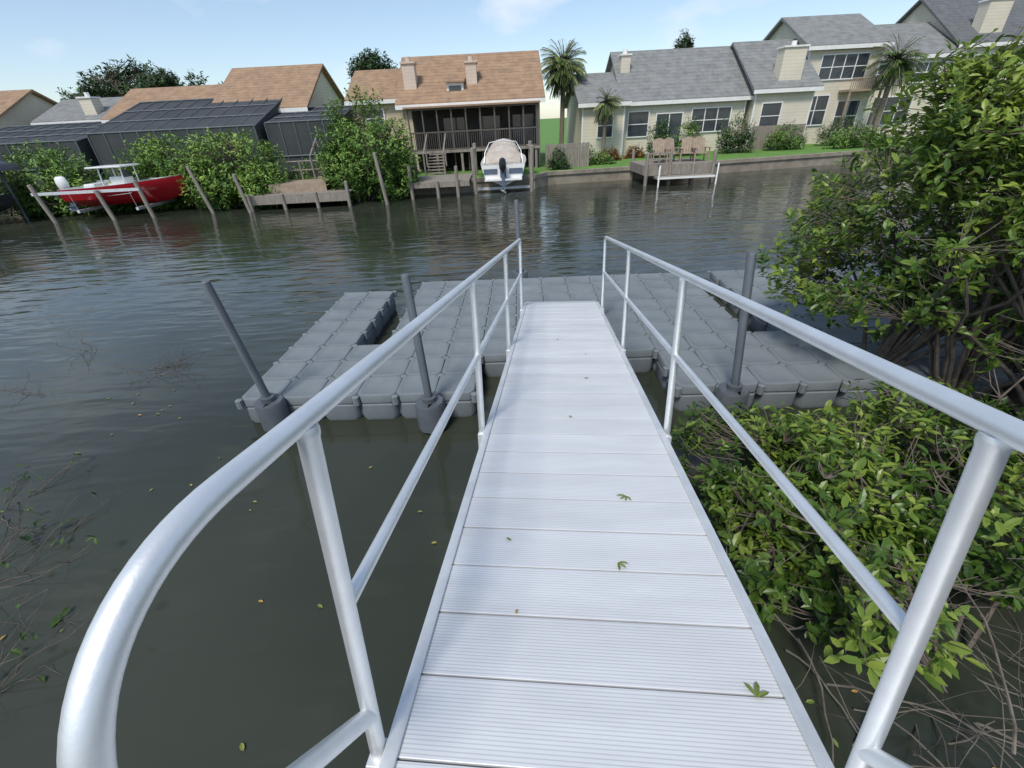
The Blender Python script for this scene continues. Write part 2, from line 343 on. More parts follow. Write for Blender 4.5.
for (bx,by),(tx,ty),zt in PIL:
    p=E("dock_piling","dark grey round pole holding the floating dock","piling",(bx,by,0),"poles along the floating dock")
    mb=MB();dx=(tx-bx)/1.45;dy=(ty-by)/1.45
    mb.tube([(bx-dx*2.4,by-dy*2.4,-2),(tx,ty,zt),(tx,ty,zt+.012)],[.046,.046,.036],16);mb.build("pole",M_pole,p,smooth=True)
    mb=MB();mb.tube([(bx,by,.02),(bx,by,.05),(bx,by,.38),(bx,by,.41),(bx,by,.41),(bx,by,.34)],[.15,.18,.18,.165,.085,.085],10)
    mb.tube([(bx,by,.38),(bx,by,.47),(bx,by,.475)],[.085,.085,.055],16)
    mb.build("pole_collar",M_pole,p,smooth=True)
# ------------------------------------------------------------ houses
def house(name,label,x0,x1,y0,y1,ze,zr,wall,roofm,wins=(),chims=(),oh=.35,yr=None,doors=(),side=0,gablewins=()):
    zb=GZ-.02
    e=E(name,label,"house",(x0,y0,zb)); yr=(y0+y1)/2 if yr is None else yr
    MB().add([(x,y,z) for x in(x0,x1) for y,z in((y0,zb),(y1,zb),(y1,ze),(yr,zr),(y0,ze))],[(0,1,2,3,4),(9,8,7,6,5),(0,4,9,5),(1,6,7,2),(4,3,8,9),(3,2,7,8)]).build("wall",wall,e)
    mb=MB();t=.16;s1=(zr-ze)/(yr-y0);s2=(zr-ze)/(y1-yr)
    for (ya,za,yb) in((y0-oh,ze-s1*oh,yr),(y1+oh,ze-s2*oh,yr)):
        X0,X1=x0-oh,x1+oh;g=.03
        mb.add([(X0,ya,za+g),(X1,ya,za+g),(X1,yb,zr+g),(X0,yb,zr+g),(X0,ya,za+t+g),(X1,ya,za+t+g),(X1,yb,zr+t+g),(X0,yb,zr+t+g)],[(0,3,2,1),(4,5,6,7),(0,1,5,4),(1,2,6,5),(3,0,4,7)])
    rf=mb.build("roof",roofm,e)
    MB().box(x0-oh,x1+oh,y0-oh-.03,y0-oh-.002,ze-s1*oh-.08,ze-s1*oh+.15).build("fascia",M_white,e)
    for xx in(x0-.03,x1-.07): MB().box(xx,xx+.1,y0-.03,y0-.001,zb,ze-.02).build("corner_trim",M_white if wall is M_cream else M_tan,e)
    for (cx0,cx1,cy,z0,z1) in chims:
        MB().box(cx0,cx1,cy,cy+.9,z0,z1).build("chimney",M_brick if wall is not M_cream else M_cream,rf)
        m2=MB().box(cx0-.08,cx1+.08,cy-.08,cy+.98,z1+.002,z1+.10);m2.tube([((cx0+cx1)/2,cy+.45,z1+.1),((cx0+cx1)/2,cy+.45,z1+.38)],.16,10);m2.build("chimney_cap",M_white if wall is M_cream else M_brick,rf)
    for wi in list(wins)+list(doors):
        wx0,wx1,z0,z1=wi[:4]; nm="window" if wi in wins else "door"
        wd=MB().box(wx0,wx1,y0-.04,y0+.02,z0,z1).build(nm,M_glass,e)
        m2=MB();f=.07;yy=y0-.09
        m2.box(wx0-f,wx0,yy,y0-.002,z0-f,z1+f).box(wx1,wx1+f,yy,y0-.002,z0-f,z1+f).box(wx0,wx1,yy,y0-.002,z1,z1+f).box(wx0,wx1,yy,y0-.002,z0-f,z0)
        k=max(1,int((wx1-wx0)/.8))
        for i in range(1,k): xx=wx0+(wx1-wx0)*i/k; m2.box(xx-.03,xx+.03,yy+.02,y0-.042,z0,z1)
        if nm=="window": m2.box(wx0,wx1,yy+.022,y0-.043,(z0+z1)/2-.025,(z0+z1)/2+.025)
        m2.build("frame",M_white,wd)
    for (wy0,wy1,z0,z1) in gablewins:
        xs=x0 if side<0 else x1
        wd=MB().box(xs-.04,xs+.04,wy0,wy1,z0,z1).build("window",M_glass,e)
        MB().box(xs-.07,xs+.07,wy0-.07,wy0,z0-.07,z1+.07).box(xs-.07,xs+.07,wy1,wy1+.07,z0-.07,z1+.07).box(xs-.07,xs+.07,wy0,wy1,z1,z1+.07).box(xs-.07,xs+.07,wy0,wy1,z0-.07,z0).build("frame",M_white,wd)
    return e
hD=house("waterfront_house","tan house with brown shingle roof and dark screened porch",-5.9,2.6,32.2,41,4.35,6.95,M_tan,M_brownroof,chims=[(-5.75,-5.0,33.2,4.6,6.45),(-1.85,-1.2,33.4,4.6,6.35)],yr=36.6)
d=MB().box(-3.1,-2.05,32.9,34.6,4.5,5.35).build("dormer",M_white,hD);MB().box(-2.95,-2.2,32.86,32.898,4.75,5.2).build("window",M_glass,d)
MB().add([(-3.2,32.7,5.36),(-1.95,32.7,5.36),(-1.95,34.9,5.75),(-3.2,34.9,5.75),(-3.2,32.7,5.44),(-1.95,32.7,5.44),(-1.95,34.9,5.83),(-3.2,34.9,5.83)],[(0,3,2,1),(4,5,6,7),(0,1,5,4),(1,2,6,5),(2,3,7,6),(3,0,4,7)]).build("dormer_roof",M_brownroof,d)
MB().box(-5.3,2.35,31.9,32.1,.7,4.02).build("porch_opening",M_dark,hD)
mb=MB()
for i in range(10): xx=-5.3+i*.85; mb.box(xx-.04,xx+.04,30.30,30.38,.7,4.02)
for z in(1.84,2.75,3.93): mb.box(-5.3,2.36,30.29,30.39,z,z+.08)
for i in range(60): xx=-5.25+i*.127; mb.box(xx,xx+.03,30.32,30.35,1.9,2.76)
mb.build("porch_frame",M_bronze,hD)
for xx in(-3.4,-1.2,.9): MB().box(xx,xx+1.3,31.84,31.89,1.9,3.5).build("porch_window",M_glass,hD)
MB().box(-5.5,2.5,30.1,32.2,4.03,4.12).build("porch_roof",M_brownroof,hD)
MB().box(-5.5,2.5,29.9,31.8,1.70,1.82).build("porch_deck",M_wood,hD)
for i in range(6): xx=-5.3+i*1.5; MB().box(xx-.07,xx+.07,29.95,30.09,GZ,1.7).build("porch_stilt",M_wood,hD)
house("townhouse","tan townhouse wing with brown shingle roof",-9.6,-6.3,34.5,42,4.75,6.5,M_tan,M_brownroof,wins=[(-8.8,-7.6,3.2,4.2)])
house("townhouse","cream house with tall gable end and brown roof",-19,-13,35.2,45,4.6,7.2,M_cream,M_brownroof,side=1)
house("townhouse","low tan house with brown shingle roof",-27.5,-19.4,37,45,4.5,6.35,M_cream,M_brownroof)
house("townhouse","white house with weathered roof behind the pool cages",-34.2,-28.2,39,46,4.6,6.0,M_cream,M_greyroof,chims=[(-30.9,-30.0,39.4,4.4,6.0)])
house("townhouse","white gabled house with brown roof edge",-46,-36,37,46,4.6,6.7,M_cream,M_brownroof)
def cage(label,x0,x1,y0,y1,zf,zb,nx):
    e=E("screen_enclosure",label,"pool enclosure",(x0,y0,GZ),"screened pool cages")
    q=[(x0,y0,.64),(x1,y0,.64),(x1,y0,zf),(x0,y0,zf),(x0,y1,zb),(x1,y1,zb),(x0,y1,.64),(x1,y1,.64)]
    MB().add(q,[(0,1,2,3),(3,2,5,4),(0,3,4,6),(1,7,5,2)]).build("screen",M_cage,e)
    mb=MB();r=.045
    for i in range(nx+1):
        x=x0+(x1-x0)*i/nx; mb.tube([(x,y0-.03,.64),(x,y0-.03,zf),(x,y1,zb+.03)],r,4)
    for k in range(4):
        f=k/3; mb.tube([(x0,y0+(y1-y0)*f,zf+(zb-zf)*f+.04),(x1,y0+(y1-y0)*f,zf+(zb-zf)*f+.04)],r,4)
    mb.tube([(x0,y0-.04,1.9),(x1,y0-.04,1.9)],r,4)
    mb.build("frame",M_pole,e)
cage("wide dark screened pool cage with sloping roof",-34.5,-25.2,30.5,36.8,3.3,4.35,9)
cage("tall dark screened pool cage beside the cream gable",-24.6,-14.6,30.8,36.6,3.6,5.35,10)
cage("low dark screened porch with flat dark roof",-14.2,-9.8,31.4,36,3.7,4.5,5)
house("townhouse","cream house wing with grey shingle roof",5.8,8.7,35.2,43,3.95,5.7,M_cream,M_greyroof,wins=[(6.9,7.9,1.9,3.3)],side=-1)
house("townhouse","cream single storey house with grey shingle roof",8.9,17.4,36,44.5,4.0,7.0,M_cream,M_greyroof,wins=[(9.2,10.6,1.8,3.3),(13.7,16.4,1.9,3.3)],doors=[(11.2,13.0,.75,3.1)],chims=[(8.95,9.6,38.2,4.8,6.75)],side=-1)
house("townhouse","cream house with grey roof and broad chimney",17.7,21.7,35.4,44,4.3,7.15,M_cream,M_greyroof,wins=[(18.3,19.6,1.9,3.4)],chims=[(19.2,20.7,35.7,4.4,6.5)],side=-1)
house("townhouse","two storey cream house with grey roof and corner windows",22.0,27.2,37.6,46,6.65,8.7,M_cream,M_greyroof,wins=[(23.0,26.3,4.7,6.1),(22.5,24.2,1.9,3.7),(25,26.6,1.4,3.3)],side=-1,gablewins=[(39.2,40.6,4.8,6.0)])
house("townhouse","cream house with grey roof and upper windows",27.6,34.2,39.5,48,6.0,8.2,M_cream,M_greyroof,wins=[(28.6,30.2,4.3,5.5),(31.4,33.2,4.3,5.5),(29,32,1.6,3.4)],side=-1)
house("townhouse","tall cream house with dark roof and broad chimney",34.6,50,40,50,6.6,9.9,M_cream,M_dkroof,wins=[(36,38,4.2,5.8),(41,44,4.2,5.8),(36,39,1.6,3.4)],chims=[(36.2,37.9,40.6,7.0,9.1)],side=-1)
e=E("balcony","small wooden balcony with railing on the two storey house","balcony",(22.2,37,3.9))
MB().box(24.8,27.2,36.4,37.55,3.85,3.98).build("floor",M_woodn,e)
mb=MB().box(24.8,27.2,36.4,36.46,4.6,4.68)
for i in range(17): mb.box(24.8+i*.147,24.84+i*.147,36.41,36.45,3.98,4.6)
mb.build("railing",M_woodn,e)
for xx in(24.85,27.05): MB().box(xx,xx+.12,36.42,36.54,GZ,3.84).build("post",M_woodn,e)
def fence(x0,x1,y,z1,label,m=M_wood):
    mb=MB();x=x0
    while x<x1: mb.box(x,x+.13,y,y+.03,GZ,z1+random.uniform(-.02,.02)); x+=.145
    mb.box(x0,x1,y+.032,y+.07,1.0,1.08).box(x0,x1,y+.032,y+.07,z1-.3,z1-.22)
    tag(mb.build("garden_fence",m),label,"fence")
fence(2.7,5.2,29.2,1.9,"weathered wooden privacy fence beside the porch house")
fence(17.6,21.2,34.6,2.1,"grey wooden garden fence in front of a cream house")
# ------------------------------------------------------------ docks, lifts, boats
def piles(parent,pts,m=M_wood,r=.11,name="pile"):
    for x,y,z,lx in pts:
        mb=MB();mb.tube([(x-lx*.3,y,-1),(x+lx,y,z),(x+lx,y,z+.03)],[r,r*.92,r*.5],10);mb.build(name,m,parent,smooth=True)
def deckplat(parent,x0,x1,y0,y1,z,m=M_wood,name="deck",th=.25):
    mb=MB();x=x0
    while x<x1-.05: mb.box(x,min(x+.14,x1),y0,y1,z-.05,z); x+=.15
    mb.box(x0,x1,y0-.04,y0-.002,z-th,z-.01).box(x0,x1,y1+.002,y1+.04,z-th,z-.01); mb.build(name,m,parent)
e=E("wooden_dock","small weathered wooden dock with railed steps","dock",(-10,24,0))
deckplat(e,-12.2,-7.3,22.9,24.5,.66,th=.4);deckplat(e,-11.4,-8.6,23.7,25.4,1.05,M_woodn,name="upper_deck",th=.4)
piles(e,[(-12.1,22.85,.72,0),(-10.5,22.85,.7,0),(-8.9,22.85,.7,0),(-7.4,22.85,1.1,.05),(-7.4,24.5,1.6,0),(-12.1,24.5,1.3,0)],r=.09)
for k in range(4): MB().box(-9.6,-8.4,25.42+k*.3,25.7+k*.3,1.1+k*.2,1.16+k*.2).build("step",M_woodn,e)
mb=MB()
for x in(-9.65,-8.35): mb.tube([(x,25.3,1.0),(x,25.3,2.1)],.045,6).tube([(x,25.3,2.1),(x,26.8,2.9)],.045,6).tube([(x,26.8,1),(x,26.8,2.9)],.045,6)
for x in(-11.4,-10.3,-9.2): mb.tube([(x,25.35,1.0),(x,25.35,1.95)],.045,6)
mb.tube([(-11.4,25.35,1.9),(-9.2,25.35,1.9)],.04,6).tube([(-11.4,25.35,1.5),(-9.2,25.35,1.5)],.035,6)
mb.build("railing",M_wood,e)
for x,y,z,lx in[(-14.0,22.9,2.05,-.45),(-11.95,22.4,1.65,-.25),(-5.55,22.8,2.2,-.2)]:
    p=MB();p.tube([(x-lx*.3,y,-1),(x+lx,y,z),(x+lx,y,z+.04)],[.09,.08,.04],10);tag(p.build("mooring_pile",M_wood,smooth=True),"weathered wooden mooring pile leaning in the canal","mooring pile","mooring piles in the canal")
def hull(Lh,B,H,xf,N=16,bowrise=.35):
    st=[]
    for i in range(N+1):
        t=i/N; bw=B/2*(1-max(0,(t-.45)/.55)**2.4)*(.93+.07*min(1,t*4)); bw=max(bw,.015); kz=H*.75*max(0,(t-.62)/.38)**2.2; g=H+bowrise*t*t
        ch=H*.42+ .35*H*max(0,(t-.5)/.5)**1.6
        st.append([(bw,g),(bw*.98,g-.12),(bw*(.86-.25*t),max(ch,kz+.01)),(0,kz),(-bw*(.86-.25*t),max(ch,kz+.01)),(-bw*.98,g-.12),(-bw,g)])
    mb=MB();n=7
    for i,s_ in enumerate(st):
        for yy,zz in s_: mb.v.append(xf@V((i/N*Lh+(.25*zz/H if i>N-4 else 0),yy,zz)))
    for i in range(N):
        for j in range(n-1): a=i*n+j; mb.f.append((a,a+1,a+n+1,a+n))
    mb.f.append(tuple(range(n)))
    dk=MB()
    for i,s_ in enumerate(st):
        t=i/N; bw,g=s_[0]; inn=max(bw-.16,.005); zf=g-(.42 if .04<t<.62 else .03)
        for yy,zz in((bw*1.012,g+.012),(inn,g+.015),(inn*.98,zf),(-inn*.98,zf),(-inn,g+.015),(-bw*1.012,g+.012)): dk.v.append(xf@V((i/N*Lh,yy,zz)))
    for i in range(N):
        for j in range(5): a=i*6+j; dk.f.append((a,a+6,a+7,a+1))
    dk.f.append((0,1,2,3,4,5))
    return mb,dk
def xform(loc,yaw,s=1): return Matrix.Translation(V(loc))@Matrix.Rotation(yaw,4,'Z')@Matrix.Scale(s,4)
def put(X,a,nm,m,par,**k):
    q=MB();q.add([X@v for v in a.v],a.f);return q.build(nm,m,par,**k)
def outboard(parent,X,cowl=M_black):
    mo=MB()
    for z,hw,hl in [(.0,.10,.16),(.12,.17,.24),(.35,.19,.27),(.55,.15,.24),(.62,.07,.15)]:
        for k in range(12):
            a=2*math.pi*k/12; mo.v.append(V((-.35+hl*math.cos(a),hw*math.sin(a),.75+z)))
    for i in range(4):
        for k in range(12): a=i*12+k;b2=i*12+(k+1)%12; mo.f.append((a,b2,b2+12,a+12))
    mo.f.append(tuple(48+k for k in range(12)));mo.f.append(tuple(range(12))[::-1])
    m=put(X,mo,"outboard_motor",cowl,parent,smooth=True)
    put(X,MB().box(-.42,-.22,-.07,.07,.05,.75).box(-.62,-.2,-.12,.12,.02,.045).box(-.5,-.2,-.05,.05,-.2,.015).box(-.2,.02,-.15,.15,.45,.8),"lower_unit",M_hull2,m)
    q=MB()
    for k in range(3):
        a=k*2.094;c=V((-.55,math.cos(a)*.1,-.1+math.sin(a)*.1)); q.add([c+V(p) for p in((0,-.05,-.05),(.03,.06,-.02),(0,.05,.06),(-.02,-.06,.04))],[(0,1,2,3)])
    q.tube([V((-.6,0,-.1)),V((-.45,0,-.1))],.04,8); put(X,q,"propeller",M_chan,m)
X=xform((-21.0,23.9,.5),math.radians(4))
e=E("motor_boat","red motor boat with white canopy on a lift","boat",M=X)
h,d=hull(5.6,2.1,.85,X);h.build("hull",M_red,e,smooth=True);d.build("deck",M_gel,e)
for sx_ in(1.8,2.8):
    for sy in(-.55,.55): put(X,MB().tube([(sx_,sy,.35),(sx_+.1,sy*.9,1.65)],.03,6),"canopy_pole",M_alu,e)
put(X,MB().box(1.5,3.1,-.75,.75,1.65,1.72),"canopy",M_gel,e,bevel=.03)
put(X,MB().box(2.1,2.8,-.35,.35,.3,1.25),"console",M_gel,e,bevel=.05)
put(X,MB().add([(2.82,-.4,1.2),(2.82,.4,1.2),(2.6,.35,1.5),(2.6,-.35,1.5)],[(0,1,2,3)]),"windscreen",M_glass,e)
put(X,MB().box(.9,1.4,-.5,.5,.35,1.0),"seat",M_gel,e,bevel=.05)
outboard(e,X,cowl=M_gel)
e=E("boat_lift","weathered wooden pile boat lift holding the red boat","boat lift",(-18.5,24,0))
piles(e,[(-21.3,22.5,1.65,-.35),(-18.4,22.4,1.3,-.3),(-16.7,22.6,1.6,-.2),(-21.6,25.6,1.7,-.2),(-16.3,25.6,2.0,-.1)],r=.10)
MB().box(-22,-16.4,25.5,25.65,1.35,1.5).build("beam",M_chan,e);MB().box(-21.8,-16.8,22.5,22.6,1.2,1.32).build("beam",M_chan,e)
for x in(-20.2,-17.4):
    MB().box(x,x+.12,22.6,25.5,.36,.48).build("cradle",M_chan,e)
    for ya,yb,zt in((22.65,22.55,1.25),(25.45,25.55,1.4)): MB().tube([(x+.06,ya,.4),(x+.06,yb,zt)],.012,4).build("cable",M_chan,e)
X=xform((.12,24.8,.28),math.radians(88))
e=E("motor_boat","white motor boat with beige cover on a wooden lift","boat",M=X)
h,d=hull(6.2,2.4,1.05,X);h.build("hull",M_gel,e,smooth=True);d.build("deck",M_gel,e)
c=MB();K=8
for i,(xx,hw,zz) in enumerate([(.5,.95,1.1),(.9,1.0,1.6),(1.8,.92,1.95),(2.9,.85,2.1),(3.6,.75,1.6),(4.6,.6,1.3)]):
    for k in range(K+1):
        a=math.pi*k/K; c.v.append(V((xx,hw*math.cos(a),1.03+(zz-1.03)*max(0,math.sin(a))**.6)))
for i in range(5):
    for k in range(K): a=i*(K+1)+k; c.f.append((a,a+1,a+K+2,a+K+1))
c.f.append(tuple(range(K+1)))
put(X,c,"boat_cover",M_beige,e,smooth=True)
put(X,MB().tube([(1.0,-1.02,1.05),(1.3,-.95,1.55),(1.4,-.7,1.98),(1.4,0,2.08),(1.4,.7,1.98),(1.3,.95,1.55),(1.0,1.02,1.05)],.02,8),"arch",M_alu,e,smooth=True)
put(X,MB().box(-.45,0,-.95,.95,.33,.41),"swim_platform",M_gel,e)
for a,b_ in((-1.0,-.3),(.3,1.0)): put(X,MB().box(-.03,-.01,a,b_,.6,.85),"stern_stripe",M_hull2,e)
outboard(e,X@Matrix.Translation(V((-.1,0,0))))
e=E("boat_lift","wooden pile boat lift holding the white boat","boat lift",(0,25,0))
piles(e,[(-1.35,24.7,2.1,-.03),(1.55,24.7,2.1,.05),(-1.4,27.6,2.2,0),(1.65,26.9,2.2,0)],r=.11)
for a in(-1.45,1.5): MB().box(a,a+.15,24.8,27.5,1.9,2.05).build("beam",M_wood,e)
for a in(25.3,27.0): MB().box(-1.3,1.5,a,a+.12,.1,.22).build("cradle",M_chan,e)
e=E("wooden_dock","weathered wooden dock and stairs below the screened porch","dock",(-3.5,25,0))
deckplat(e,-4.6,-1.6,24.0,27.5,.75);piles(e,[(-4.5,23.9,1.5,0),(-3.2,23.9,.8,0),(-2.2,23.9,1.4,0),(-4.5,26,1.8,0)],r=.09)
for k in range(7): MB().box(-4.2,-3.2,27.6+k*.3,27.88+k*.3,.8+k*.14,.85+k*.14).build("step",M_wood,e)
mb=MB()
for x in(-4.25,-3.15): mb.tube([(x,27.5,1.8),(x,29.8,2.7)],.045,6);mb.tube([(x,27.5,.75),(x,27.5,1.8)],.05,6);mb.tube([(x,28.6,1.1),(x,28.6,2.25)],.045,6)
mb.build("railing",M_wood,e)
e=E("wooden_dock","raised wooden dock with white lower landing and four chairs","dock",(9.2,25,0))
deckplat(e,7.3,10.8,24.6,27.3,.95,M_wood,th=.5)
for x in(7.3,10.84): MB().box(x-.04,x,24.6,27.3,.5,.94).build("side_board",M_wood,e)
MB().box(7.8,10.7,23.9,24.5,.34,.44).build("lower_landing",M_wood,e);MB().box(7.8,10.7,23.85,23.898,.34,.43).build("landing_edge",M_white,e)
piles(e,[(7.85,23.8,.95,0),(10.75,23.8,.95,0)],M_white,.04);piles(e,[(7.4,24.5,1.5,0),(8.6,24.5,.9,0),(9.8,24.5,.92,0),(10.8,24.5,1.5,0),(7.4,27.2,1.5,0),(10.8,27.2,1.5,0)],r=.09)
mb=MB()
for z in(1.25,1.5): mb.box(7.4,8.6,24.46,24.52,z-.06,z)
mb.tube([(8.6,24.5,.95),(8.6,24.5,1.55)],.05,6).tube([(8.0,24.5,.95),(8.0,24.5,1.55)],.04,6)
mb.build("railing",M_wood,e)
def chair(x,y,z,yaw,m):
    X=xform((x,y,z),yaw,1.1);e=E("garden_chair","brown slatted wooden garden chair on the dock","chair",M=X,group="chairs on the wooden dock")
    a=MB()
    for k in range(5): a.box(-.28,.28,-.25+k*.11,-.15+k*.11,.34,.37)
    put(X,a,"seat",m,e);a=MB()
    for k in range(5):
        xx=-.27+k*.112; t=.95+.07*math.sin(k/4*math.pi); a.add([(xx,.27,.35),(xx+.095,.27,.35),(xx+.105,.5,t),(xx-.01,.5,t),(xx,.30,.35),(xx+.095,.30,.35),(xx+.105,.53,t),(xx-.01,.53,t)],[(0,1,2,3),(7,6,5,4),(0,4,5,1),(2,6,7,3),(0,3,7,4),(1,5,6,2)])
    put(X,a,"backrest",m,e)
    for sx_ in(-.36,.28): put(X,MB().box(sx_,sx_+.09,-.3,.36,.55,.58),"armrest",m,e)
    for sx_ in(-.34,.29):
        for sy in(-.26,.3): put(X,MB().box(sx_,sx_+.05,sy,sy+.05,.0,.55),"leg",m,e)
for i,(x,y) in enumerate([(8.3,25.5),(9.1,25.8),(9.8,25.6),(10.4,25.4)]): chair(x,y,.95,random.uniform(-.6,.6),M_woodn)
e=E("boat_lift","dark canopy boat lift beside the mangroves","boat lift",(-25.5,22,0))
piles(e,[(-26.6,21.6,2.6,0),(-24.1,21.6,2.3,0),(-26.6,24,2.6,0),(-24.1,24,2.3,0)],M_pole,.06)
q=MB()
for i in range(7):
    a=math.pi*i/6
    for y in(21.3,24.4): q.v.append(V((-25.0+1.6*math.cos(a),y,2.25+.45*math.sin(a))))
for i in range(6): q.f.append((2*i,2*i+1,2*i+3,2*i+2))
q.build("canopy",M_black,e,smooth=True)
X=xform((-27.2,22.8,.45),0)
e=E("motor_boat","dark hulled small boat under a dark canopy","boat",M=X);h,d=hull(3.9,1.7,.55,X);h.build("hull",M_black,e,smooth=True);d.build("deck",M_gel,e)
# ------------------------------------------------------------ vegetation, far
def bush(label,c,r,n,L=.22,lm=L_far,kind="mangrove_bush",cat="mangrove",gap=-.3,k=7,cl=.9,grp=None,tb=0.,zm=.05):
    x,y,z=c;foliage(kind,label,cat,[(x-.4,y,-.2 if zm<.1 else GZ),(x+.5,y+.2,-.2 if zm<.1 else GZ)],
       [(c,r,n),((x-r[0]*.45,y-.2,z-r[2]*.35),(r[0]*.62,r[1]*.8,r[2]*.7),n//2),((x+r[0]*.45,y-.3,z-r[2]*.4),(r[0]*.62,r[1]*.8,r[2]*.65),n//2)],
       k,L,True,lm,.05,9,gap,cl,zm,twigr=.01,group=grp,tb=tb)
bush("bright green mangrove bush between boat lift and dock",(-13.3,24.7,1.75),(2.6,1.8,1.9),1500,.2,tb=.2)
bush("tall rounded green mangrove bush beside the porch house",(-6.6,24.9,2.4),(2.4,1.9,2.35),2000,.19,tb=.1)
bush("green mangrove bush behind the red boat",(-17.6,26.4,1.9),(2.4,1.4,1.75),900,tb=.12)
bush("dark mangrove bush beside the covered lift",(-23.4,25.6,1.5),(2.8,1.5,1.9),1000,tb=.03)
bush("dark mangrove bush at the canal edge",(-31,25.5,1.6),(4.2,1.8,2.0),1000)
bush("low mangrove foliage under the red boat",(-20,25.9,1.0),(3.4,1.0,1.2),800,tb=.02)
bush("small mangrove bush beside the wooden dock",(-9.9,26.2,.9),(2.2,.6,1.1),450,.18,tb=.1)
for lb,c,r,n,lm in[("tall clipped green shrub on the lawn",(10.6,33.0,1.8),(.85,.7,1.3),320,L_hedge),("feathery shrub beside the house door",(12.6,33.2,1.8),(1.0,.7,1.25),300,L_far),
  ("rounded dark green bush near the seawall",(15.9,33.4,1.8),(1.3,1.0,1.25),400,L_hedge),("low hedge along the lawn",(5.2,30.4,1.05),(1.9,.6,.65),350,L_far),("reddish croton shrub on the lawn",(7.3,32.6,1.0),(.7,.5,.5),160,L_red),
  ("low clipped hedge beside the wall",(3.4,28.6,1.1),(.7,.6,.75),160,L_hedge),("green shrub by the fence",(19.5,33.8,1.4),(1.4,.8,.9),300,L_far),("dark shrub before the townhouse",(24.5,35.5,1.5),(1.8,1,1.0),350,L_hedge),("low flowering shrub beside the door",(9.0,33.6,1.0),(.9,.5,.45),160,L_red),("mixed shrub row along the seawall",(23.5,32.5,1.2),(2.2,.8,.8),400,L_far)]:
    bush(lb,c,r,n,.15,lm,"garden_shrub","shrub",-.4,6,zm=GZ+.05)
def tree(label,x,y,h,r,n,L=.35,lm=L_dark):
    foliage("broadleaf_tree",label,"tree",[(x,y,GZ)],[((x,y,h-r[2]),r,n),((x-r[0]*.5,y,h-r[2]*1.3),(r[0]*.6,r[1]*.6,r[2]*.7),n//3),((x+r[0]*.55,y,h-r[2]*1.2),(r[0]*.55,r[1]*.6,r[2]*.7),n//3)],6,L,True,lm,.22,8,-.15,.45,2,parts=("trunk","crown"),twigr=.03)
tree("large dark green tree behind the houses",-40,60,10.6,(5.8,4,2.9),1700,.48)
tree("dark green tree behind the low houses",-46.5,62,9.2,(4.0,3,2.3),800,.46)
tree("green tree behind the low houses",-34.0,60,9.4,(4.2,3,2.5),900,.46)
tree("rounded dark tree behind the brown roof",-13.6,60,10.6,(2.7,2.4,2.3),700,.42)
tree("small dark tree top above the grey roof",20.9,60,10.8,(1.0,1,1.2),120,.35)
def palm(label,x,y,z0,zt,nf,fl,seed,lm=L_palm,tr=.17,lean=.2,tb=0):
    random.seed(seed)
    e=E("palm_tree",label,"palm tree",(x,y,z0))
    pts=[(x+lean*math.sin(k/6*1.5),y,z0+(zt-z0)*k/6) for k in range(7)]
    MB().tube(pts,[tr*1.25]+[tr]*5+[tr*.85],10).build("trunk",M_palmbark,e,smooth=True)
    c=V(pts[-1]);P=[];D=[];N=[];L=[];T=[];rb=MB()
    for i in range(nf):
        az=i*2.399+random.uniform(-.2,.2);el=math.radians(random.uniform(-60,80));ln=fl*random.uniform(.75,1.1)
        p=c.copy();dr=V((math.cos(az)*math.cos(el),math.sin(az)*math.cos(el),math.sin(el)));path=[p.copy()];K=10
        for k in range(K):
            dr=(dr+V((0,0,-.13))).normalized();q=p+dr*ln/K;path.append(q.copy())
            side=dr.cross(V((0,0,1))).normalized()
            for sg in(-1,1):
                for m_ in(0,.5):
                    b=p.lerp(q,m_);f=(k+m_)/K
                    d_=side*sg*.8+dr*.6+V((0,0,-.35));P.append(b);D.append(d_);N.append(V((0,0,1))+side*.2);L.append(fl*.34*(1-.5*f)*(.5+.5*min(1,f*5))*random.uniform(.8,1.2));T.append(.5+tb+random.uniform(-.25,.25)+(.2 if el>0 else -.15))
            p=q
        rb.tube(path,[.02]*(K+1),4)
    rb.build("frond_stem",M_palmbark,e)
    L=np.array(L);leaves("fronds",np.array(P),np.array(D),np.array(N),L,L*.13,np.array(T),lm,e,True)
palm("tall full feathery palm between the two houses",4.7,38,GZ,6.3,140,1.9,3,lean=.1,tb=.08)
palm("small palm in front of the cream house",7.1,34,GZ,3.9,50,1.2,5,tr=.12,lean=.05)
palm("dark bushy palm in front of the two storey house",27.2,36,GZ,5.4,70,1.9,6,lean=0,tb=-.2)
random.seed(11)
